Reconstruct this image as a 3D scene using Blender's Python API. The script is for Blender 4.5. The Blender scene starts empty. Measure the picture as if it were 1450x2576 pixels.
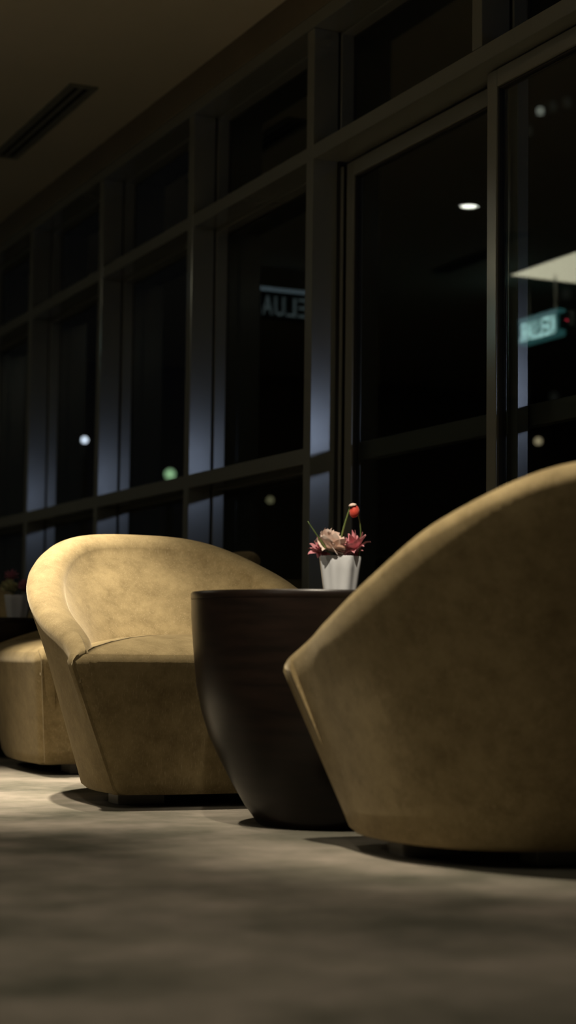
import bpy, bmesh, math, random
from mathutils import Vector, Matrix

# ------------------------------------------------------------------ camera
F_PX, W_PX, H_PX = 4400.0, 1450.0, 2576.0
EYE = 0.42
YAW = math.radians(25.137)       # to the right of +Y (the window wall runs along Y)
PITCH = math.radians(4.522)
ROLL = math.radians(0.7)
scene = bpy.context.scene
COL = scene.collection

cam_data = bpy.data.cameras.new('camera')
cam_data.sensor_fit = 'VERTICAL'
cam_data.sensor_height = 36.0
cam_data.lens = F_PX / H_PX * 36.0
cam_data.clip_end = 400
cam_data.dof.use_dof = True
cam_data.dof.focus_distance = 4.85
cam_data.dof.aperture_fstop = 2.3
cam = bpy.data.objects.new('camera', cam_data)
COL.objects.link(cam)
cam.matrix_world = (Matrix.Translation((0, 0, EYE)) @ Matrix.Rotation(-YAW, 4, 'Z')
                    @ Matrix.Rotation(math.pi / 2 + PITCH, 4, 'X') @ Matrix.Rotation(ROLL, 4, 'Z'))
scene.camera = cam

# ------------------------------------------------------------------ world, exposure
world = bpy.data.worlds.new('night')
scene.world = world
world.use_nodes = True
bg = world.node_tree.nodes['Background']
bg.inputs['Color'].default_value = (0.30, 0.36, 0.55, 1)
bg.inputs['Strength'].default_value = 0.0035
vs = scene.view_settings
vs.view_transform = 'Standard'
vs.look = 'None'
vs.exposure = 0.0
vs.gamma = 1.0
vs.use_curve_mapping = False

# ------------------------------------------------------------------ helpers
def ray(px, py):
    a, b = px - W_PX / 2, py - H_PX / 2
    v = cam.matrix_world.to_3x3() @ Vector((a, -b, -F_PX))
    return v / F_PX

def at_dist(px, py, dist):
    return Vector((0, 0, EYE)) + ray(px, py) * dist

def obj(name, verts, faces, mat, parent=None, smooth=False, mats=None):
    me = bpy.data.meshes.new(name)
    me.from_pydata([tuple(v) for v in verts], [], faces)
    me.update()
    if mats:
        for m in mats: me.materials.append(m)
    else:
        me.materials.append(mat)
    if smooth:
        for p in me.polygons: p.use_smooth = True
    o = bpy.data.objects.new(name, me)
    COL.objects.link(o)
    if parent: o.parent = parent
    return o

def empty(name, loc=(0, 0, 0), rz=0.0):
    o = bpy.data.objects.new(name, None)
    o.empty_display_size = 0.1
    COL.objects.link(o)
    o.location = loc
    o.rotation_euler = (0, 0, rz)
    return o

def tag(o, label=None, cat=None, group=None, kind=None):
    if label: o['label'] = label
    if cat: o['category'] = cat
    if group: o['group'] = group
    if kind: o['kind'] = kind
    return o

class MB:
    def __init__(s): s.v = []; s.f = []
    def add(s, v, f):
        n = len(s.v); s.v += [Vector(p) for p in v]; s.f += [[i + n for i in q] for q in f]
    def box(s, a, b):
        x0, y0, z0 = a; x1, y1, z1 = b
        s.add([(x0, y0, z0), (x1, y0, z0), (x1, y1, z0), (x0, y1, z0), (x0, y0, z1), (x1, y0, z1), (x1, y1, z1), (x0, y1, z1)],
              [[3, 2, 1, 0], [4, 5, 6, 7], [0, 1, 5, 4], [1, 2, 6, 5], [2, 3, 7, 6], [3, 0, 4, 7]])
    def bbox(s, a, b, r=0.004, seg=2):
        bm = bmesh.new()
        bmesh.ops.create_cube(bm, size=1)
        c = [(a[i] + b[i]) / 2 for i in range(3)]; d = [abs(b[i] - a[i]) for i in range(3)]
        for v in bm.verts: v.co = Vector([c[i] + v.co[i] * d[i] for i in range(3)])
        bmesh.ops.bevel(bm, geom=bm.edges[:], offset=min(r, min(d) * .45), segments=seg, affect='EDGES', profile=.5)
        bm.verts.index_update()
        s.add([v.co.copy() for v in bm.verts], [[v.index for v in f.verts] for f in bm.faces]); bm.free()
    def lathe(s, prof, n=48, c=(0, 0), mod=None, cap0=True, cap1=True):
        v = []; f = []
        for (r, z) in prof:
            for i in range(n):
                a = 2 * math.pi * i / n
                rr = r * (mod(a, z) if mod else 1)
                v.append((c[0] + rr * math.cos(a), c[1] + rr * math.sin(a), z))
        for k in range(len(prof) - 1):
            for i in range(n):
                j = (i + 1) % n
                f.append([k * n + i, k * n + j, (k + 1) * n + j, (k + 1) * n + i])
        if cap0: f.append(list(range(n))[::-1])
        if cap1: f.append([(len(prof) - 1) * n + i for i in range(n)])
        s.add(v, f)
    def tube(s, pts, r0, r1=None, n=8):
        r1 = r0 if r1 is None else r1
        pts = [Vector(p) for p in pts]; v = []; f = []
        m = len(pts)
        up = Vector((0.3, 0.9, 0.2)).normalized()
        for k, p in enumerate(pts):
            t = (pts[min(k + 1, m - 1)] - pts[max(k - 1, 0)]).normalized()
            a = t.cross(up).normalized(); b = t.cross(a)
            r = r0 + (r1 - r0) * k / (m - 1)
            for i in range(n):
                w = 2 * math.pi * i / n
                v.append(p + a * (r * math.cos(w)) + b * (r * math.sin(w)))
        for k in range(m - 1):
            for i in range(n):
                j = (i + 1) % n
                f.append([k * n + i, k * n + j, (k + 1) * n + j, (k + 1) * n + i])
        f.append(list(range(n))[::-1]); f.append([(m - 1) * n + i for i in range(n)])
        s.add(v, f)
    def build(s, name, mat, parent=None, smooth=False):
        return obj(name, s.v, s.f, mat, parent, smooth)

def autosmooth(o, deg=40):
    me = o.data
    for p in me.polygons: p.use_smooth = True
    bm = bmesh.new(); bm.from_mesh(me)
    lim = math.radians(deg)
    for e in bm.edges:
        if len(e.link_faces) == 2 and e.calc_face_angle(0) > lim: e.smooth = False
    bm.to_mesh(me); bm.free()
    return o

def copy_tree(o, parent=None):
    c = o.copy(); COL.objects.link(c); c.parent = parent
    for ch in o.children: copy_tree(ch, c)
    return c

# ------------------------------------------------------------------ materials
def new_mat(name, color=(.5, .5, .5), rough=.6, metal=0.0, spec=.5):
    m = bpy.data.materials.new(name); m.use_nodes = True
    b = m.node_tree.nodes['Principled BSDF']
    b.inputs['Base Color'].default_value = (*color, 1)
    b.inputs['Roughness'].default_value = rough
    b.inputs['Metallic'].default_value = metal
    b.inputs['Specular IOR Level'].default_value = spec
    return m

def nd(m, t): return m.node_tree.nodes.new(t)
def lk(m, a, b): m.node_tree.links.new(a, b)

def emit_mat(name, color, strength):
    m = bpy.data.materials.new(name); m.use_nodes = True
    nt = m.node_tree; nt.nodes.clear()
    e = nt.nodes.new('ShaderNodeEmission'); out = nt.nodes.new('ShaderNodeOutputMaterial')
    e.inputs[0].default_value = (*color, 1); e.inputs[1].default_value = strength
    nt.links.new(e.outputs[0], out.inputs[0])
    return m

def noise_color(m, scale, c0, c1, lo=.35, hi=.65, detail=4, vec_scale=(1, 1, 1), rough=.55):
    b = m.node_tree.nodes['Principled BSDF']
    tc = nd(m, 'ShaderNodeTexCoord'); mp = nd(m, 'ShaderNodeMapping'); mp.inputs['Scale'].default_value = vec_scale
    n = nd(m, 'ShaderNodeTexNoise'); n.inputs['Scale'].default_value = scale; n.inputs['Detail'].default_value = detail
    n.inputs['Roughness'].default_value = rough
    r = nd(m, 'ShaderNodeValToRGB')
    r.color_ramp.elements[0].position = lo; r.color_ramp.elements[0].color = (*c0, 1)
    r.color_ramp.elements[1].position = hi; r.color_ramp.elements[1].color = (*c1, 1)
    lk(m, tc.outputs['Object'], mp.inputs['Vector']); lk(m, mp.outputs[0], n.inputs['Vector'])
    lk(m, n.outputs['Fac'], r.inputs['Fac']); lk(m, r.outputs['Color'], b.inputs['Base Color'])
    return tc, mp, n, r

def bump(m, height_socket, strength=.2, dist=.002):
    b = m.node_tree.nodes['Principled BSDF']
    bp = nd(m, 'ShaderNodeBump'); bp.inputs['Strength'].default_value = strength; bp.inputs['Distance'].default_value = dist
    lk(m, height_socket, bp.inputs['Height']); lk(m, bp.outputs[0], b.inputs['Normal'])

def fabric_mat(name, dark, light, slub):
    """woven upholstery: cloudy base, vertical slub threads, fine weave relief"""
    m = new_mat(name, light, .85, 0, .25)
    b = m.node_tree.nodes['Principled BSDF']
    b.inputs['Sheen Weight'].default_value = .25
    b.inputs['Sheen Roughness'].default_value = .4
    b.inputs['Sheen Tint'].default_value = (1, .85, .6, 1)
    tc, mp, n, r = noise_color(m, 14, dark, light, .32, .64, 8, (1, 1, 1), .75)
    mp2 = nd(m, 'ShaderNodeMapping'); mp2.inputs['Scale'].default_value = (330, 330, 5)
    n2 = nd(m, 'ShaderNodeTexNoise'); n2.inputs['Scale'].default_value = 1.0; n2.inputs['Detail'].default_value = 2
    lk(m, tc.outputs['Object'], mp2.inputs['Vector']); lk(m, mp2.outputs[0], n2.inputs['Vector'])
    r2 = nd(m, 'ShaderNodeValToRGB'); r2.color_ramp.elements[0].position = .58; r2.color_ramp.elements[1].position = .74
    lk(m, n2.outputs['Fac'], r2.inputs['Fac'])
    mix = nd(m, 'ShaderNodeMix'); mix.data_type = 'RGBA'
    mix.inputs['B'].default_value = (*slub, 1)
    mul = nd(m, 'ShaderNodeMath'); mul.operation = 'MULTIPLY'; mul.inputs[1].default_value = .5
    lk(m, r2.outputs['Color'], mul.inputs[0]); lk(m, mul.outputs[0], mix.inputs['Factor'])
    lk(m, r.outputs['Color'], mix.inputs['A']); lk(m, mix.outputs['Result'], b.inputs['Base Color'])
    mp3 = nd(m, 'ShaderNodeMapping'); mp3.inputs['Scale'].default_value = (420, 420, 300)
    n3 = nd(m, 'ShaderNodeTexNoise'); n3.inputs['Scale'].default_value = 1.0; n3.inputs['Detail'].default_value = 1
    lk(m, tc.outputs['Object'], mp3.inputs['Vector']); lk(m, mp3.outputs[0], n3.inputs['Vector'])
    ad = nd(m, 'ShaderNodeMath'); ad.operation = 'ADD'
    lk(m, n3.outputs['Fac'], ad.inputs[0]); lk(m, r2.outputs['Color'], ad.inputs[1])
    bump(m, ad.outputs[0], .18, .001)
    return m

M = {}
M['gold'] = fabric_mat('gold_fabric', (.165, .120, .053), (.285, .215, .105), (.42, .33, .19))
M['foot'] = new_mat('foot_grey', (.16, .15, .13), .5)

def carpet_mat():
    m = new_mat('carpet', (.3, .27, .22), .95, 0, .1)
    b = m.node_tree.nodes['Principled BSDF']
    tc, mp, n, r = noise_color(m, 2.3, (.112, .107, .086), (.265, .235, .198), .38, .63, 6, (1, 1, 1), .6)
    n2 = nd(m, 'ShaderNodeTexNoise'); n2.inputs['Scale'].default_value = 5.5; n2.inputs['Detail'].default_value = 4
    lk(m, tc.outputs['Object'], n2.inputs['Vector'])
    r2 = nd(m, 'ShaderNodeValToRGB')
    r2.color_ramp.elements[0].position = .38; r2.color_ramp.elements[0].color = (.82, .82, .77, 1)
    r2.color_ramp.elements[1].position = .62; r2.color_ramp.elements[1].color = (1.06, 1.03, 1.0, 1)
    lk(m, n2.outputs['Fac'], r2.inputs['Fac'])
    mix = nd(m, 'ShaderNodeMix'); mix.data_type = 'RGBA'; mix.blend_type = 'MULTIPLY'; mix.inputs['Factor'].default_value = 1
    lk(m, r.outputs['Color'], mix.inputs['A']); lk(m, r2.outputs['Color'], mix.inputs['B'])
    lk(m, mix.outputs['Result'], b.inputs['Base Color'])
    n3 = nd(m, 'ShaderNodeTexNoise'); n3.inputs['Scale'].default_value = 260; n3.inputs['Detail'].default_value = 2
    lk(m, tc.outputs['Object'], n3.inputs['Vector'])
    bump(m, n3.outputs['Fac'], .5, .004)
    return m
M['carpet'] = carpet_mat()

M['ceiling'] = new_mat('ceiling_paint', (.42, .37, .27), .9, 0, .2)
noise_color(M['ceiling'], 1.1, (.56, .53, .44), (.60, .56, .47), .4, .6)
M['fascia'] = new_mat('fascia_paint', (.22, .17, .12), .9, 0, .2)
noise_color(M['fascia'], 1.5, (.215, .185, .14), (.24, .205, .155), .4, .6)
M['wall'] = new_mat('wall_paint', (.2, .17, .13), .85, 0, .2)
noise_color(M['wall'], 1.3, (.19, .165, .125), (.215, .18, .14), .4, .6)

def metal_mat(name, color, rough):
    m = new_mat(name, color, rough, .45, .5)
    tc = nd(m, 'ShaderNodeTexCoord'); n = nd(m, 'ShaderNodeTexNoise'); n.inputs['Scale'].default_value = 30; n.inputs['Detail'].default_value = 3
    lk(m, tc.outputs['Object'], n.inputs['Vector'])
    mr = nd(m, 'ShaderNodeMapRange'); mr.inputs['To Min'].default_value = rough - .015; mr.inputs['To Max'].default_value = rough + .02
    lk(m, n.outputs['Fac'], mr.inputs['Value']); lk(m, mr.outputs[0], m.node_tree.nodes['Principled BSDF'].inputs['Roughness'])
    return m
M['mullion'] = metal_mat('mullion_metal', (.27, .285, .265), .17)
M['gasket'] = new_mat('gasket_rubber', (.012, .012, .012), .7)
M['steel'] = metal_mat('door_steel', (.31, .32, .29), .18)
M['vent_frame'] = new_mat('vent_metal', (.20, .21, .19), .6, .2)
noise_color(M['vent_frame'], 20, (.18, .19, .175), (.21, .22, .20))
M['vent_dark'] = new_mat('vent_void', (.004, .004, .004), .9)

def glass_mat(name, tint=(.80, .83, .82)):
    m = bpy.data.materials.new(name); m.use_nodes = True
    nt = m.node_tree; nt.nodes.clear()
    out = nt.nodes.new('ShaderNodeOutputMaterial'); mix = nt.nodes.new('ShaderNodeMixShader')
    tr = nt.nodes.new('ShaderNodeBsdfTransparent'); gl = nt.nodes.new('ShaderNodeBsdfGlossy'); fr = nt.nodes.new('ShaderNodeFresnel')
    tr.inputs[0].default_value = (*tint, 1); gl.inputs['Roughness'].default_value = .012
    gl.inputs[0].default_value = (.95, 1, .97, 1)
    fr.inputs['IOR'].default_value = 1.5
    geo = nt.nodes.new('ShaderNodeNewGeometry')
    # the same reflectance from both sides of the thin pane
    iorm = nt.nodes.new('ShaderNodeMix'); iorm.data_type = 'FLOAT'
    iorm.inputs['A'].default_value = 1.5; iorm.inputs['B'].default_value = 1 / 1.5
    nt.links.new(geo.outputs['Backfacing'], iorm.inputs['Factor'])
    nt.links.new(iorm.outputs['Result'], fr.inputs['IOR'])
    nt.links.new(fr.outputs[0], mix.inputs[0]); nt.links.new(tr.outputs[0], mix.inputs[1]); nt.links.new(gl.outputs[0], mix.inputs[2])
    nt.links.new(mix.outputs[0], out.inputs[0])
    return m
M['glass'] = glass_mat('window_glass')

def wood_mat():
    m = new_mat('dark_table_wood', (.03, .017, .012), .32, 0, .28)
    noise_color(M_set(m), 6, (.006, .004, .003), (.012, .007, .005), .35, .65, 6, (1, 1, 9), .6)
    return m
def M_set(m): return m
M['wood'] = wood_mat()

# ------------------------------------------------------------------ the room
XW = 2.6885            # inner face of the mullions
ZC = 2.85              # ceiling
Y0, Y1, XL = -3.0, 14.0, -6.0
RAIL0, RAIL1 = 1.084, 1.141
MID0, MID1 = 2.183, 2.236
HEAD0, HEAD1 = 2.668, 2.722

def struct(name, mb, mat, parent=None):
    o = mb.build(name, mat, parent)
    if parent is None: o['kind'] = 'structure'
    return o

mb = MB(); mb.box((XL - .1, Y0 - .1, -.1), (XW + .22, Y1 + .1, 0)); struct('floor', mb, M['carpet'])
mb = MB(); mb.box((XL - .1, Y0 - .1, ZC), (XW + .22, Y1 + .1, ZC + .12)); struct('ceiling', mb, M['ceiling'])
mb = MB(); mb.box((XL - .15, Y0, 0), (XL, Y1, ZC)); struct('wall_left', mb, M['wall'])
mb = MB(); mb.box((XL, Y1, 0), (XW + .2, Y1 + .15, ZC)); struct('wall_far', mb, M['wall'])
mb = MB(); mb.box((XL, Y0 - .15, 0), (XW + .2, Y0, ZC)); struct('wall_back', mb, M['wall'])

trim_n = [0]
def trim(mb, mat=None, label=None):
    trim_n[0] += 1
    o = struct('trim_%d' % trim_n[0], mb, mat or M['mullion'])
    if label: o['label'] = label
    return o

# painted fascia above the window head
mb = MB(); mb.box((XW - .004, Y0, HEAD1), (XW + .2, Y1, ZC)); trim(mb, M['fascia'], 'brown painted fascia between window head and ceiling')
# header, mid transom, base rail: long members between the mullions
PITCH_Y = 1.1533
MW = .056
FAR0 = 5.610
js = list(range(-7, 8))
fars = [FAR0 + PITCH_Y * j for j in js]           # far edge of each mullion
def is_short(j): return j == -1                   # above the double door only
mb = MB(); mb.bbox((XW - .003, Y0, HEAD0), (XW + .165, Y1, HEAD1), .003); trim(mb, None, 'grey metal head rail of the window wall')
mb = MB(); mb.bbox((XW, Y0, 0), (XW + .165, Y1, .05), .003); trim(mb, None, 'grey metal base rail of the window wall')
for j, yf in zip(js, fars):
    z0 = MID1 if is_short(j) else .05
    mb = MB(); mb.bbox((XW, yf - MW, z0), (XW + .1, yf, HEAD0), .0025); trim(mb)
    mb = MB(); mb.box((XW + .1, yf - MW + .008, z0), (XW + .165, yf - .008, HEAD0)); trim(mb, M['gasket'])

win_n = [0]
def ring(mb, x0, x1, y0, y1, z0, z1, w):
    mb.bbox((x0, y0, z0), (x1, y0 + w, z1), .002, 1); mb.bbox((x0, y1 - w, z0), (x1, y1, z1), .002, 1)
    mb.bbox((x0, y0 + w, z1 - w), (x1, y1 - w, z1), .002, 1); mb.bbox((x0, y0 + w, z0), (x1, y1 - w, z0 + w), .002, 1)

def window(y0, y1, z0, z1):
    win_n[0] += 1
    e = empty('window_%d' % win_n[0], (XW, (y0 + y1) / 2, z0)); e['kind'] = 'structure'
    h = (y1 - y0) / 2
    a = MB(); ring(a, .106, .163, -h, h, 0, z1 - z0, .012); a.build('frame', M['mullion'], e)
    g = MB(); ring(g, .1555, .1625, -h + .012, h - .012, .012, z1 - z0 - .012, .006); g.build('gasket', M['gasket'], e)
    p = MB(); p.box((.157, -h + .010, .010), (.161, h - .010, z1 - z0 - .010)); p.build('pane', M['glass'], e)
    return e

for k in range(len(js) - 1):
    ya, yb = fars[k], fars[k + 1] - MW
    door_bay = js[k] in (-2, -1)
    window(ya, yb, MID1, HEAD0)
    # transoms of this bay
    mb = MB()
    if door_bay:
        if js[k] == -2:
            mb.bbox((XW + .001, ya, MID0), (XW + .165, fars[k + 2] - MW, MID1), .0025); trim(mb)
    else:
        mb.bbox((XW + .001, ya, MID0), (XW + .165, yb, MID1), .0025); trim(mb)
        mb = MB(); mb.bbox((XW + .001, ya, RAIL0), (XW + .165, yb, RAIL1), .0025); trim(mb)
        window(ya, yb, RAIL1, MID0)
        window(ya, yb, .05, RAIL0)

# double sliding door: rear leaf (left in view) and front leaf
DA, DB = fars[js.index(-2)], fars[js.index(0)] - MW
def door_leaf(n, y0, y1, xf, z1, w=.055, th=.04):
    e = empty('door_%d' % n, (xf, (y0 + y1) / 2, .05)); e['kind'] = 'structure'
    h = (y1 - y0) / 2; H = z1 - .05
    for s in (-1, 1):
        q = MB(); a, b = sorted((s * h, s * (h - w))); q.bbox((0, a, 0), (th, b, H), .003); q.build('stile', M['steel'], e)
    q = MB(); q.bbox((0, -h + w, H - w), (th, h - w, H), .003); q.build('top_rail', M['steel'], e)
    q = MB(); q.bbox((0, -h + w, 0), (th, h - w, .09), .003); q.build('bottom_rail', M['steel'], e)
    g = MB(); ring(g, .006, th - .006, -h + w, h - w, .09, H - w, .006); g.build('gasket', M['gasket'], e)
    p = MB(); p.box((th * .4, -h + w - .004, .086), (th * .4 + .006, h - w + .004, H - w + .004)); p.build('pane', M['glass'], e)
    return e
door_leaf(1, 4.385, DB - .035, XW + .118, MID0 - .012)
door_leaf(2, DA + .01, 4.463, XW + .058, MID0 - .006)
# jamb channel and track beside the rear leaf
mb = MB(); mb.box((XW + .1, DB - .012, .05), (XW + .165, DB, MID0)); trim(mb, M['gasket'])
mb = MB(); mb.bbox((XW + .106, DB - .026, .05), (XW + .114, DB - .006, MID0 - .02), .002); trim(mb, M['steel'])
M['guard'] = new_mat('guard_rail_paint', (.07, .075, .065), .5)
# fixed guard rail seen through the door glass
mb = MB(); mb.bbox((XW + .17, DA - MW, RAIL0 + .012), (XW + .21, DB + MW, RAIL1 + .022), .004); trim(mb, M['guard'], 'metal guard rail just outside the sliding door')

# ------------------------------------------------------------------ ceiling slot diffusers
def vent(x0, x1, y0, y1, label):
    e = empty('slot_diffuser', ((x0 + x1) / 2, (y0 + y1) / 2, ZC))
    tag(e, label, 'air vent', 'ceiling slot diffusers')
    hx, hy = (x1 - x0) / 2, (y1 - y0) / 2
    t = .010; sl = .023; bar = .020
    f = MB()
    fl = hx - bar / 2 - sl          # flange width
    f.bbox((-hx, -hy, -t), (-hx + fl, hy, 0), .002, 1); f.bbox((hx - fl, -hy, -t), (hx, hy, 0), .002, 1)
    f.bbox((-hx + fl, -hy, -t), (hx - fl, -hy + .03, 0), .002, 1); f.bbox((-hx + fl, hy - .03, -t), (hx - fl, hy, 0), .002, 1)
    f.build('frame', M['vent_frame'], e)
    b = MB(); b.bbox((-bar / 2, -hy + .03, -t * .8), (bar / 2, hy - .03, 0), .002, 1); b.build('centre_bar', M['vent_frame'], e)
    for s in (-1, 1):
        v = MB(); a, c = sorted((s * bar / 2, s * (bar / 2 + sl))); v.box((a, -hy + .03, -.002), (c, hy - .03, 0)); v.build('slot', M['vent_dark'], e)
    return e
vent(2.262, 2.392, 7.09, 8.33, 'long two-slot air diffuser in ceiling above the window bays')
vent(.03, .16, 8.45, 9.60, 'two-slot air diffuser in ceiling, seen only as dark streak in door glass')

# ------------------------------------------------------------------ lamps
M['lens'] = emit_mat('downlight_lens', (1, .96, .86), 14)
M['white_trim'] = new_mat('white_trim', (.5, .48, .42), .5)
def downlight(x, y, label, target=None, power=60, size=60, blend=.6, color=(1, .885, .70), r=.03):
    e = empty('downlight', (x, y, ZC)); tag(e, label, 'ceiling light', 'recessed downlights')
    q = MB(); q.lathe([(.046, -.001), (.047, -.006), (.062, -.006), (.064, 0), (.046, 0)], 32, cap0=False, cap1=False); q.build('trim_ring', M['white_trim'], e, True)
    q = MB(); q.lathe([(.045, -.003), (.03, -.0045), (.004, -.005)], 32); q.build('lens', M['lens'], e)
    L = bpy.data.lights.new('downlight_beam', 'SPOT'); L.energy = power; L.color = color
    L.spot_size = math.radians(size); L.spot_blend = blend; L.shadow_soft_size = r
    lo = bpy.data.objects.new('downlight_beam', L); COL.objects.link(lo); lo.parent = e; lo.location = (0, 0, -.03)
    if target:
        d = Vector(target) - Vector((x, y, ZC - .03)); lo.rotation_euler = d.to_track_quat('-Z', 'Y').to_euler()
    return e
downlight(.85, 4.40, 'recessed ceiling spotlight aimed at the brightly lit gold chair', (1.58, 4.74, 0), 400, 45, .85)
downlight(1.28, 5.30, 'recessed ceiling spotlight over the bright carpet between two gold chairs', (1.36, 5.20, 0), 830, 40, .9)
downlight(.85, 2.53, 'recessed ceiling spotlight over the carpet beside the nearest chair', (2.10, 3.25, .5), 430, 42, .8)
downlight(.50, 3.55, 'added ceiling downlight, unseen, filling in light on the carpet left of the near table', (.85, 3.30, 0), 56, 80, 1.0)  # added lamp, softens the falloff of light across the carpet
downlight(-.40, 1.00, 'added ceiling downlight, unseen, brightening the open carpet near the viewer', (.78, 1.85, 0), 92, 64, 1.0)  # no known fixture here, added to lift the dark foreground carpet
downlight(.79, 8.08, 'recessed ceiling downlight mirrored as a white oval in door glass', (.79, 8.08, 0), 16, 80, .8)

M['panel'] = emit_mat('panel_light', (1, .90, .66), 3.6)
def panel_light(x, y, label, mat):
    e = empty('ceiling_panel_light', (x, y, ZC)); tag(e, label, 'ceiling light', 'square ceiling light panels')
    q = MB(); q.box((-.6, -.6, -.006), (.6, .6, 0)); q.build('diffuser', mat, e)
    q = MB(); q.box((-.63, -.63, -.012), (.63, -.6, 0)); q.box((-.63, .6, -.012), (.63, .63, 0)); q.box((-.63, -.6, -.012), (-.6, .6, 0)); q.box((.6, -.6, -.012), (.63, .6, 0))
    q.build('frame', M['white_trim'], e)
M['panel_fill'] = emit_mat('panel_light_fill', (1, .93, .76), 8.0)
panel_light(-1.05, 8.84, 'square warm ceiling light panel mirrored at right edge of door glass', M['panel'])
panel_light(-3.4, 1.6, 'added square ceiling panel giving fill light, unseen, left of the viewer', M['panel_fill'])  # unseen panel added as general fill for the chairs and carpet

# ------------------------------------------------------------------ exit signs (KELUAR), read mirrored in the glass
def exit_sign(loc, rz, label, letter_mat, face_mat, top_mat, sw=.56, sh=.20):
    e = empty('exit_sign', loc, rz); tag(e, label, 'sign', 'hanging exit signs')
    q = MB(); q.bbox((-sw / 2, -.03, -sh / 2), (sw / 2, .03, sh / 2), .004); q.build('box', face_mat, e)
    q = MB(); q.box((-sw / 2 + .005, -.034, sh / 2 - .028), (sw / 2 - .005, -.0305, sh / 2 - .006)); q.build('light_strip', top_mat, e)
    for s in (-1, 1):
        q = MB(); q.tube([(s * sw * .35, 0, sh / 2), (s * sw * .35, 0, ZC - loc[2])], .006); q.build('hanger', M['vent_frame'], e)
    w = sw / 6.6
    for i, ch in enumerate('KELUAR'):
        cu = bpy.data.curves.new('letter', 'FONT'); cu.body = ch; cu.size = .175; cu.align_x = 'CENTER'; cu.extrude = .0015
        t = bpy.data.objects.new('letter_tmp', cu); COL.objects.link(t)
        dg = bpy.context.evaluated_depsgraph_get(); me = bpy.data.meshes.new_from_object(t.evaluated_get(dg))
        bpy.data.objects.remove(t)
        me.materials.clear(); me.materials.append(letter_mat)
        o = bpy.data.objects.new('letter', me); COL.objects.link(o); o.parent = e
        o.rotation_euler = (math.pi / 2, 0, 0); o.location = ((i - 2.5) * w, -.0325, -sh * .40)
        xs = [v.co.x for v in me.vertices]; k = (w * .80) / (max(xs) - min(xs)); o.scale = (min(k, 1.0), 1, 1)
    return e
M['sign_face'] = new_mat('sign_face', (.006, .016, .013), .5)
M['sign_dim'] = emit_mat('sign_letter_dim', (.75, .95, 1), .17)
M['sign_strip'] = emit_mat('sign_strip_dim', (.65, .85, 1), .28)
M['sign_bright'] = emit_mat('sign_letter_bright', (.62, 1, .98), 5.5)
M['sign_bright_strip'] = emit_mat('sign_strip_bright', (.45, .8, .85), 1.0)
M['sign_teal'] = emit_mat('sign_face_teal', (.18, .62, .62), .55)
exit_sign((1.05, 10.0, 2.62), 0, 'dim hanging exit sign mirrored back to front in the window glass', M['sign_dim'], M['sign_face'], M['sign_strip'])
sg = exit_sign((-.72, 9.47, 2.53), math.pi / 2, 'bright teal exit sign mirrored as a blurred glow in door glass', M['sign_bright'], M['sign_teal'], M['sign_bright_strip'], .45, .175)
M['led'] = emit_mat('red_led', (1, .05, .12), 12)
q = MB(); q.lathe([(.001, -.004), (.0035, -.0025), (.0035, .0025), (.001, .004)], 12); led = q.build('indicator_lamp', M['led'], sg); led.location = (-.325, -.03, -.01)
q = MB(); q.bbox((-.345, -.025, -.05), (-.227, .02, .05), .004); q.build('battery_box', M['sign_face'], sg)

# ------------------------------------------------------------------ tub chairs
CP = [0.329, 0.100, 0.351, 0.374, 0.486, 0.156, 0.450, 0.541, 2.421, 1.256]
RIMI = [0.056, 0.047, 0.066, 0.086, 0.091, 0.020]
ZB, ZS = .035, .41
def chair_plan(cw, cf, W, B, n, N1=14, N2=34):
    pts = []
    for i in range(N1):
        s = i / N1; pts.append(Vector((cw + (W - cw) * math.sin(math.pi / 2 * s), -cf * (1 - s), 0)))
    for i in range(N2 + 1):
        t = math.pi / 2 * i / N2
        pts.append(Vector((W * max(math.cos(t), 0) ** (2 / n), B * math.sin(t) ** (2 / n), 0)))
    return pts
def resample(pts, L, n):
    out = []; tot = L[-1]; k = 0
    for i in range(n + 1):
        s = tot * i / n
        while k < len(L) - 2 and L[k + 1] < s: k += 1
        f = (s - L[k]) / max(L[k + 1] - L[k], 1e-9); out.append(pts[k].lerp(pts[k + 1], min(max(f, 0), 1)))
    return out
def lens(pts):
    L = [0.0]
    for a, b in zip(pts, pts[1:]): L.append(L[-1] + (b - a).length)
    return L
def smooth_interp(x, xs, ys):
    for i in range(len(xs) - 1):
        if x <= xs[i + 1] or i == len(xs) - 2:
            h = xs[i + 1] - xs[i]; t = (x - xs[i]) / h
            def sl(k):
                if k == 0: return (ys[1] - ys[0]) / (xs[1] - xs[0])
                if k == len(xs) - 1: return 0.0
                return (ys[k + 1] - ys[k - 1]) / (xs[k + 1] - xs[k - 1])
            m0, m1 = sl(i) * h, sl(i + 1) * h
            return (2 * t**3 - 3 * t**2 + 1) * ys[i] + (t**3 - 2 * t**2 + t) * m0 + (-2 * t**3 + 3 * t**2) * ys[i + 1] + (t**3 - t**2) * m1

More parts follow.
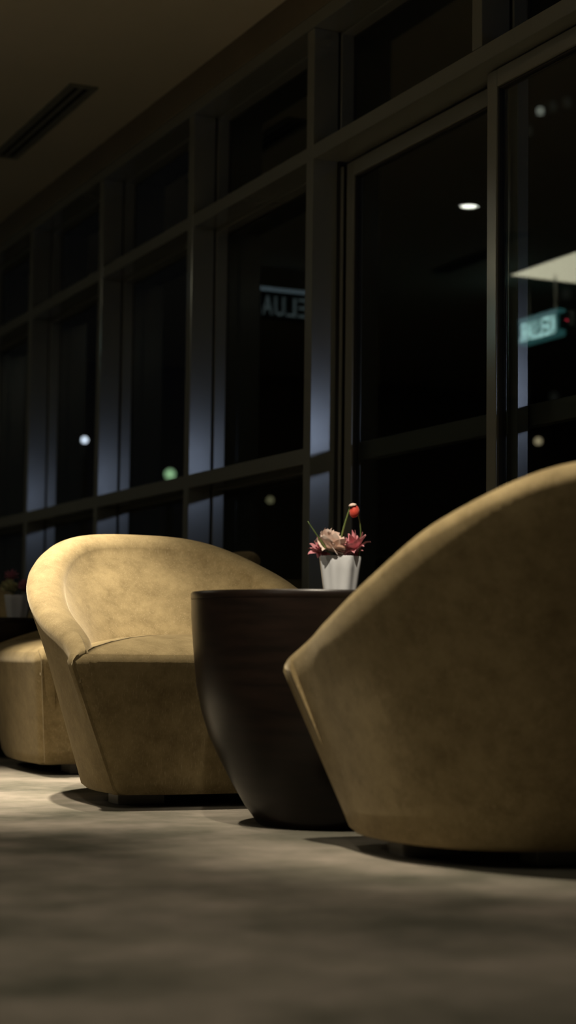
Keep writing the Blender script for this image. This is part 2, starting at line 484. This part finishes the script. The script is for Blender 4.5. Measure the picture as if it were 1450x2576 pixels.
def make_chair_meshes():
    NU = 56
    b0 = chair_plan(*CP[0:4], CP[8]); t0 = chair_plan(*CP[4:8], CP[8])
    Lt = lens(t0)
    # resample both plans by the arc length of the upper one, keeping their pairing
    b = resample(b0, Lt, NU); t = resample(t0, Lt, NU)
    uk = [0, .15, .3, .45, .6, .8, 1.0]; zk = [ZS]
    for d in RIMI: zk.append(zk[-1] + d)
    zr = [smooth_interp(i / NU, uk, zk) for i in range(NU + 1)]
    # whole arc: +x corner .. back .. -x corner
    def mirror(P): return [p.copy() for p in P] + [Vector((-p.x, p.y, p.z)) for p in P[-2::-1]]
    b = mirror(b); t = mirror(t); zr = zr + zr[-2::-1]
    n = len(b)
    def plan_at(i, z):
        g = (z - ZB) / (ZS - ZB)
        if g > 1: g = 1 + (g - 1) * CP[9]
        p = b[i] + (t[i] - b[i]) * g
        return p
    nrm = []
    for i in range(n):
        d = (t[min(i + 1, n - 1)] - t[max(i - 1, 0)]).normalized()
        nrm.append(Vector((d.y, -d.x, 0)))      # outward
    # cross-section of the shell
    T0, ro = .118, .036
    secs = []
    for i in range(n):
        sec = []
        u = min(i, n - 1 - i) / NU
        zt = zr[i]
        k_ = min(u / .30, 1.0); k_ = k_ * k_ * (3 - 2 * k_)
        T = .050 + (T0 - .050) * k_                # the arms taper towards the front corners
        ri = min(.072, T * .62)
        zo = zt - ro
        # bottom edge rounding
        p = plan_at(i, ZB); sec.append(Vector((*(p - nrm[i] * .030).xy, ZB)))
        sec.append(Vector((*(p - nrm[i] * .010).xy, ZB + .003)))
        pz = plan_at(i, ZB + .014); sec.append(Vector((*pz.xy, ZB + .014)))
        for k in range(1, 11):
            z = ZB + .014 + (zo - ZB - .014) * k / 10
            sec.append(Vector((*plan_at(i, z).xy, z)))
        top = plan_at(i, zo)
        for a in (22, 45, 68, 90):
            a = math.radians(a); sec.append(Vector((*(top - nrm[i] * (ro * (1 - math.cos(a)))).xy, zo + ro * math.sin(a))))
        zi = zt - ri
        for a in (80, 65, 50, 35, 20, 5):
            a = math.radians(a); off = T - ri + ri * math.cos(a)
            sec.append(Vector((*(top - nrm[i] * max(off, ro)).xy, zi + ri * math.sin(a))))
        for k in range(1, 7):
            zl = min(.30, zi - .02)
            z = zi + (zl - zi) * k / 6
            sec.append(Vector((*(plan_at(i, z) - nrm[i] * (T + .10 * (zi - z))).xy, z)))
        if u < .08:          # arm ends finish square behind the front panel
            for p in sec:
                yc = plan_at(0, min(p.z, ZS)).y + .004
                p.y = yc if u == 0 else max(p.y, yc)
        secs.append(sec)
    m = len(secs[0])
    # soften the two front ends of the arms
    v = []; f = []
    for s in secs: v += s
    for i in range(n - 1):
        for k in range(m - 1):
            f.append([i * m + k, (i + 1) * m + k, (i + 1) * m + k + 1, i * m + k + 1])
    # rounded end caps (inset once, pushed forward a little)
    for i, fl in ((0, False), (n - 1, True)):
        base = [i * m + k for k in range(m)]
        c = sum((v[q] for q in base), Vector()) / m
        ins = []
        for q in base:
            p = v[q].lerp(c, .10); p = p + Vector((0, 0, 0)); ins.append(len(v)); v.append(p)
        for k in range(m):
            j = (k + 1) % m
            q = [base[k], base[j], ins[j], ins[k]]
            f.append(q if not fl else q[::-1])
        f.append(ins if not fl else ins[::-1])
    shell = (v, f)
    # underside of the body
    # front panel: slightly convex slab between the two front corners
    fv = []; ff = []; nx, nz = 30, 20
    for layer in (0, 1):
        for kz in range(nz + 1):
            z = ZB + (ZS - .006 - ZB) * kz / nz
            g = (z - ZB) / (ZS - ZB)
            cw = CP[0] + (CP[4] - CP[0]) * g; cf = CP[1] + (CP[5] - CP[1]) * g
            for kx in range(nx + 1):
                s = -1 + 2 * kx / nx
                s2 = math.copysign(1 - (1 - abs(s)) ** 1.5, s)
                e = .018 * max(0, (abs(s2) - .93) / .07) ** 2 + .008 * max(0, 1 - kz / .8) ** 2 + .012 * max(0, (kz - nz + 1)) ** 2
                y = -cf - .034 * (1 - s2 * s2) - .006 + e
                if layer: y = -cf + .045
                zo_ = ZS - .036
                ins = .036 * (1 - math.sqrt(max(0, 1 - ((z - zo_) / .036) ** 2))) if z > zo_ else 0
                fv.append(Vector((s2 * (cw - .003 - ins), y, z)))
    off = (nx + 1) * (nz + 1)
    for kz in range(nz):
        for kx in range(nx):
            a = kz * (nx + 1) + kx
            ff.append([a, a + 1, a + nx + 2, a + nx + 1]); ff.append([off + a, off + a + nx + 1, off + a + nx + 2, off + a + 1])
    per = [kx for kx in range(nx + 1)] + [kz * (nx + 1) + nx for kz in range(1, nz + 1)] + [nz * (nx + 1) + kx for kx in range(nx - 1, -1, -1)] + [kz * (nx + 1) for kz in range(nz - 1, 0, -1)]
    for i in range(len(per)):
        a, c = per[i], per[(i + 1) % len(per)]; ff.append([c, a, off + a, off + c])
    # seat cushion: domed, follows the inside of the shell
    def cush_off(i):
        u = min(i, n - 1 - i) / NU; k_ = min(u / .30, 1.0); k_ = k_ * k_ * (3 - 2 * k_)
        return .030 + .018 * k_
    loop = [plan_at(i, .40) - nrm[i] * cush_off(i) for i in range(n)]
    loop = [Vector((p.x, p.y, 0)) for p in loop]
    k0, k1 = loop[0], loop[-1]
    fr = []
    for i in range(1, 30):
        s = i / 30; x = k1.x + (k0.x - k1.x) * s; q = 1 - (2 * s - 1) ** 2
        fr.append(Vector((x, -CP[5] - .030 * q + .002, 0)))
    loop[0].y = loop[-1].y = -CP[5] + .012
    loop = loop + fr
    cen = Vector((0, .15, 0)); nl = len(loop)
    prof = [(.985, .330), (.998, .375), (1.0, .393), (.993, .402), (.97, .409), (.90, .422), (.75, .438), (.6, .449), (.42, .457), (.2, .461)]
    sv = []; sf = []
    for (ro_, z) in prof:
        for p in loop: sv.append(Vector((*(cen + (p - cen) * ro_).xy, z)))
    for k in range(len(prof) - 1):
        for i in range(nl):
            j = (i + 1) % nl; sf.append([k * nl + i, k * nl + j, (k + 1) * nl + j, (k + 1) * nl + i])
    sv.append(Vector((cen.x, cen.y, .462))); ci = len(sv) - 1
    for i in range(nl): sf.append([(len(prof) - 1) * nl + i, (len(prof) - 1) * nl + (i + 1) % nl, ci])
    # underside board
    uv_ = [Vector((*(plan_at(i, ZB) - nrm[i] * .012).xy, ZB + .002)) for i in range(n)]
    uf = [list(range(n))[::-1]]
    return shell, (fv, ff), (sv, sf), (uv_, uf)

def make_chair():
    shell, front, seat, under = make_chair_meshes()
    e = empty('tub_chair')
    o = obj('shell', *shell, M['gold'], e); autosmooth(o, 60)
    o = obj('front_panel', *front, M['gold'], e); autosmooth(o, 50)
    o = obj('seat_cushion', *seat, M['gold'], e, True)
    obj('underside', *under, M['vent_dark'], e)
    for (x0, x1, y0, y1) in ((.15, .285, .0, .08), (-.285, -.15, .0, .08), (-.08, .08, .20, .28)):
        q = MB(); q.bbox((x0, y0, 0), (x1, y1, ZB + .003), .003); q.build('foot', M['foot'], e)
    return e
def recalc(e):
    for ch in e.children:
        bm = bmesh.new(); bm.from_mesh(ch.data); bmesh.ops.recalc_face_normals(bm, faces=bm.faces[:]); bm.to_mesh(ch.data); bm.free()

chair = make_chair(); recalc(chair)
CHAIRS = [
    ((1.895, 4.485), 0.0, 'brightly lit gold fabric tub chair behind the dark round table, front towards viewer'),
    ((2.052, 3.226), 173.7, 'large nearest gold fabric tub chair at right, cut off by the frame, turned away'),
    ((1.871, 5.905), -94.7, 'shaded gold fabric tub chair half hidden behind the brightly lit chair, facing left'),
    ((1.90, 7.36), 0.0, 'dim far gold tub chair behind the second table, barely visible beside white pot'),
]
for i, ((x, y), deg, lab) in enumerate(CHAIRS):
    o = chair if i == 0 else copy_tree(chair)
    o.location = (x, y, 0); o.rotation_euler = (0, 0, math.radians(deg))
    tag(o, lab, 'armchair', 'gold tub chairs along the window')

# ------------------------------------------------------------------ tables
def make_table():
    e = empty('round_table')
    prof = [(.145, 0), (.160, 0), (.169, .006), (.178, .020), (.197, .045), (.229, .098), (.259, .154), (.285, .208), (.305, .268), (.319, .333), (.328, .423), (.334, .496), (.335, .540)]
    q = MB(); q.lathe(prof, 96); o = q.build('body', M['wood'], e, True); autosmooth(o, 50)
    q = MB(); q.lathe([(.330, .540), (.335, .541), (.336, .545), (.336, .555), (.333, .559)], 96); o = q.build('table_top', M['wood'], e); autosmooth(o, 50)
    return e
t1 = make_table(); t1.location = (1.917, 3.850, 0)
tag(t1, 'dark round drum table with tapered base between the two nearest gold chairs', 'table', 'dark drum tables')
t2 = copy_tree(t1); t2.location = (1.916, 6.722, 0); t2.scale = (.95, .95, .95)
tag(t2, 'dark round drum table at far left edge behind the shaded chair', 'table', 'dark drum tables')

# ------------------------------------------------------------------ potted flowers
def petal_mat(name, c0, c1):
    m = new_mat(name, c1, .6, 0, .3)
    noise_color(m, 40, c0, c1, .35, .65)
    m.node_tree.nodes['Principled BSDF'].inputs['Sheen Weight'].default_value = .2
    return m
M['cream'] = petal_mat('petal_cream', (.68, .50, .42), (.84, .68, .60))
M['pink'] = petal_mat('petal_pink', (.55, .18, .22), (.74, .34, .38))
M['mauve'] = petal_mat('petal_mauve', (.33, .10, .17), (.45, .17, .24))
M['yellowgreen'] = petal_mat('petal_pale_green', (.42, .42, .20), (.55, .53, .30))
M['red'] = petal_mat('bud_red', (.42, .03, .02), (.62, .07, .04))
M['stem'] = new_mat('stem_green', (.09, .13, .03), .6); noise_color(M['stem'], 30, (.07, .11, .025), (.12, .16, .04))
M['ceramic'] = new_mat('white_ceramic', (.72, .71, .70), .35, 0, .5); noise_color(M['ceramic'], 8, (.60, .61, .63), (.64, .65, .67))
M['soil'] = new_mat('dark_moss', (.03, .035, .015), .9); noise_color(M['soil'], 60, (.02, .025, .01), (.05, .05, .02))

def petal_mesh(L, W, cup, curl, mat, ruffle=0.0, pointed=False, seed=0):
    rnd = random.Random(seed); nu, nv = 6, 7
    v = []; f = []
    ph = rnd.random() * 6.28
    for i in range(nv + 1):
        t = i / nv
        w = W * (math.sqrt(max(0, math.sin(math.pi * (.10 + .875 * t)))) if not pointed else math.sin(math.pi * (t * .86 + .08)) ** 1.1)
        for j in range(nu + 1):
            s = -1 + 2 * j / nu
            x = s * w
            out = L * (t - .25 * t * t * curl)
            z = cup * L * t ** 1.3 - curl * L * .55 * max(0, t - .55) ** 2 * 3 + .35 * W * s * s * (1 - .3 * t)
            z += ruffle * W * math.sin(s * 5 + ph + t * 4) * t
            v.append(Vector((x, out, z)))
    for i in range(nv):
        for j in range(nu):
            a = i * (nu + 1) + j; f.append([a, a + 1, a + nu + 2, a + nu + 1])
    me = bpy.data.meshes.new('petal'); me.from_pydata([tuple(p) for p in v], [], f); me.materials.append(mat)
    for p in me.polygons: p.use_smooth = True
    return me

def flower(parent, loc, R, mat, style, tilt=(0, 0), seed=0):
    """head made of separate curled petals in rings around a small core"""
    rnd = random.Random(seed)
    q = MB(); q.lathe([(R * .10, -R * .35), (R * .26, -R * .1), (R * .30, R * .15), (R * .2, R * .34), (R * .04, R * .42)], 14)
    core = q.build('flower_head', mat, parent, True)
    core.location = loc; core.rotation_euler = (tilt[0], tilt[1], rnd.random() * 6)
    if style == 'rose':
        rings = [(3, .55, .55, 1.5, .15), (4, .80, .72, 1.05, .35), (5, 1.02, .80, .55, .6), (5, 1.12, .80, .25, .8)]
    else:
        rings = [(5, .6, .22, 1.6, .1), (7, .85, .25, 1.0, .2), (8, 1.05, .27, .55, .35), (8, 1.15, .24, .15, .5)]
    for k, (n, L, W, cup, curl) in enumerate(rings):
        mes = [petal_mesh(L * R, W * R, cup, curl, mat, .10 if style == 'rose' else .15, style != 'rose', seed * 9 + k * 3 + i) for i in range(2)]
        for i in range(n):
            o = bpy.data.objects.new('petal', mes[i % 2]); COL.objects.link(o); o.parent = core
            o.rotation_euler = (rnd.uniform(-.15, .15), rnd.uniform(-.12, .12), 2 * math.pi * (i + k * .5) / n + rnd.uniform(-.2, .2))
            s = rnd.uniform(.9, 1.1); o.scale = (s, s, s)
            o.location = (0, 0, -R * (.05 + .09 * k))
    return core

def make_pot(parent, h=.093, rt=.052, rb=.040):
    lob = lambda a, z: 1 + .045 * math.cos(8 * a) * min(1, z / (h * .3) + .3)
    q = MB(); q.lathe([(rb * .85, 0), (rb, .002), (rb + (rt - rb) * .3, h * .3), (rb + (rt - rb) * .65, h * .65), (rt, h - .003), (rt - .001, h), (rt - .004, h - .001), (rt - .006, h - .015)], 96, mod=lob)
    o = q.build('pot', M['ceramic'], parent, True); autosmooth(o, 55)
    q = MB(); q.lathe([(rt - .007, h - .020), (rt * .6, h - .010), (.004, h - .006)], 24); q.build('moss', M['soil'], parent, True)

# camera-right and camera-forward on the ground, used only to lay out the bouquet
RT = Vector((math.cos(YAW), -math.sin(YAW), 0)); FW = Vector((math.sin(YAW), math.cos(YAW), 0))
def P(a, b, z): return RT * a + FW * b + Vector((0, 0, z))

pot1 = empty('potted_flowers', (1.917 + RT.x * .030, 3.850 + RT.y * .030, .559))
tag(pot1, 'white scalloped pot with cream and pink artificial flowers on the near dark table', 'potted flowers', 'flower pots on the tables')
make_pot(pot1)
flower(pot1, P(-.026, -.030, .118), .041, M['cream'], 'rose', (.55, -.35), 3)
flower(pot1, P(.036, -.018, .118), .036, M['pink'], 'peony', (.35, .35), 5)
flower(pot1, P(-.048, .015, .112), .030, M['pink'], 'peony', (.0, -.6), 8)
flower(pot1, P(.030, .038, .110), .030, M['pink'], 'peony', (-.5, .3), 11)
def stem(parent, pts, r0, r1): q = MB(); q.tube(pts, r0, r1, 7); return q.build('stem', M['stem'], parent, True)
def bez(p0, p1, p2, n=9): return [p0.lerp(p1, i / n).lerp(p1.lerp(p2, i / n), i / n) for i in range(n + 1)]
stem(pot1, bez(P(-.005, .0, .09), P(.0, .0, .15), P(.026, -.004, .222)), .0032, .0022)
stem(pot1, bez(P(.045, .01, .09), P(.058, .01, .16), P(.040, 0, .205)), .0022, .0012)
stem(pot1, bez(P(-.030, -.045, .10), P(-.055, -.055, .135), P(-.082, -.055, .175)), .0024, .0012)
q = MB(); q.lathe([(.002, -.017), (.009, -.013), (.0125, -.004), (.011, .006), (.006, .012), (.002, .014)], 18)
bd = q.build('bud', M['red'], pot1, True); bd.location = P(.034, -.008, .205); bd.rotation_euler = (.1, .25, 0)
q = MB(); q.lathe([(.0095, .010), (.0085, .013), (.005, .0155), (.001, .0165)], 18, mod=lambda a, z: 1 + .15 * math.cos(5 * a))
cap = q.build('bud_cap', M['cream'], bd, True)
cap.rotation_euler = (0, -.5, 0); cap.location = (-.004, 0, .002)

pot2 = empty('potted_flowers', (1.916 + RT.x * .06, 6.722 + RT.y * .06, .559 * .95))
tag(pot2, 'dim white flower pot with mauve and pale green blooms at far left edge', 'potted flowers', 'flower pots on the tables')
make_pot(pot2)
flower(pot2, P(-.035, -.020, .120), .036, M['yellowgreen'], 'rose', (.4, -.3), 13)
flower(pot2, P(.030, -.012, .120), .036, M['mauve'], 'rose', (.3, .35), 14)
flower(pot2, P(-.030, .015, .165), .030, M['mauve'], 'peony', (.2, -.2), 15)
flower(pot2, P(.040, .03, .125), .028, M['mauve'], 'peony', (-.2, .4), 16)
stem(pot2, bez(P(-.02, .015, .085), P(-.03, .015, .12), P(-.030, .015, .16)), .003, .002)

# ------------------------------------------------------------------ outside, at night
M['ground'] = new_mat('terrace_stone', (.05, .05, .05), .8); noise_color(M['ground'], 3, (.04, .04, .04), (.06, .06, .058))
mb = MB(); mb.box((XW + .22, -30, -.16), (90, 90, -.06)); struct('ground', mb, M['ground'])
M['facade'] = new_mat('night_facade', (.04, .042, .045), .9); noise_color(M['facade'], .4, (.035, .036, .04), (.045, .046, .05))
M['lamp_cool'] = emit_mat('lamp_cool', (.75, .82, 1), 4)
M['lamp_warm'] = emit_mat('lamp_warm', (1, .80, .48), .55)
M['lamp_faint'] = emit_mat('lamp_faint', (1, .92, .5), .22)
M['lamp_green'] = emit_mat('lamp_green', (.6, 1, .55), .8)
M['lamp_dim'] = emit_mat('lamp_dim', (.85, .9, .8), .55)
def street_lamp(px, py, dist, r, mat, label):
    p = at_dist(px, py, dist)
    e = empty('street_lamp', (p.x, p.y, -.06)); tag(e, label, 'street lamp', 'street lamps outside the window')
    h = p.z + .06
    q = MB(); q.tube([(0, 0, 0), (0, 0, h - r * .9)], .045, .03, 10); q.build('post', M['gasket'], e, True)
    q = MB(); q.lathe([(r * math.cos(a), h + r * math.sin(a)) for a in [math.radians(-85 + 170 * i / 10) for i in range(11)]], 16); q.build('globe', mat, e, True)
street_lamp(213, 1107, 22, .035, M['lamp_cool'], 'cool white street lamp glowing through the left window bay')
street_lamp(428, 1193, 24, .07, M['lamp_green'], 'greenish lamp just above the guard rail in the middle bay')
street_lamp(680, 1258, 24, .04, M['lamp_faint'], 'faint warm lamp behind the low pane left of the flower pot')
street_lamp(1355, 1110, 24, .045, M['lamp_warm'], 'faint warm lamp seen through the right door pane below guard rail')
# unseen cool globe lamp, added to put a bluish glow on the mullion sides
tl = empty('added_glow_lamp', (5.3, .0, -.06)); tag(tl, 'added cool globe lamp for the mullion glow, unseen, right of the frame', 'street lamp')
M['glow_lamp_blue'] = emit_mat('glow_lamp_blue', (.60, .66, 1), 15)
q = MB(); q.tube([(0, 0, 0), (0, 0, 1.82)], .05, .035, 10); q.build('post', M['gasket'], tl, True)
q = MB(); q.lathe([(.17 * math.cos(a), 1.98 + .17 * math.sin(a)) for a in [math.radians(-85 + 170 * i / 10) for i in range(11)]], 20); q.build('globe', M['glow_lamp_blue'], tl, True)
# apartment block with a few lit windows
FB = Vector((math.sin(math.radians(33)), math.cos(math.radians(33)), 0)) * 46
bl = empty('apartment_block', (FB.x, FB.y, -.06), -math.radians(33)); tag(bl, 'dark apartment block with a few lit windows seen through right door pane', 'building')
q = MB(); q.box((-9, 0, 0), (14, 12, 26)); q.build('wall', M['facade'], bl)
for px, py, w, h, m in ((1360, 280, .06, .07, 'lamp_dim2'), (1392, 268, .09, .12, 'lamp_dim3'), (1428, 258, .09, .12, 'lamp_dim3'), (1330, 330, .09, .12, 'lamp_dim3'), (1425, 740, .09, .12, 'lamp_dim3'), (1395, 1000, .09, .12, 'lamp_dim3')):
    if m not in M: M[m] = emit_mat(m, (.85, .88, .75), {'lamp_dim2': .45, 'lamp_dim3': .010}[m])
    r_ = ray(px, py); n_ = FB.normalized(); k = FB.length / (r_.x * n_.x + r_.y * n_.y)
    p = Vector((0, 0, EYE)) + r_ * k
    d = p - FB; c, s = math.cos(math.radians(33)), math.sin(math.radians(33))
    lx, lz = d.x * c - d.y * s, p.z + .06
    q = MB(); q.box((lx - w, -.05, lz - h), (lx + w, 0.02, lz + h)); q.build('window', M[m], bl)
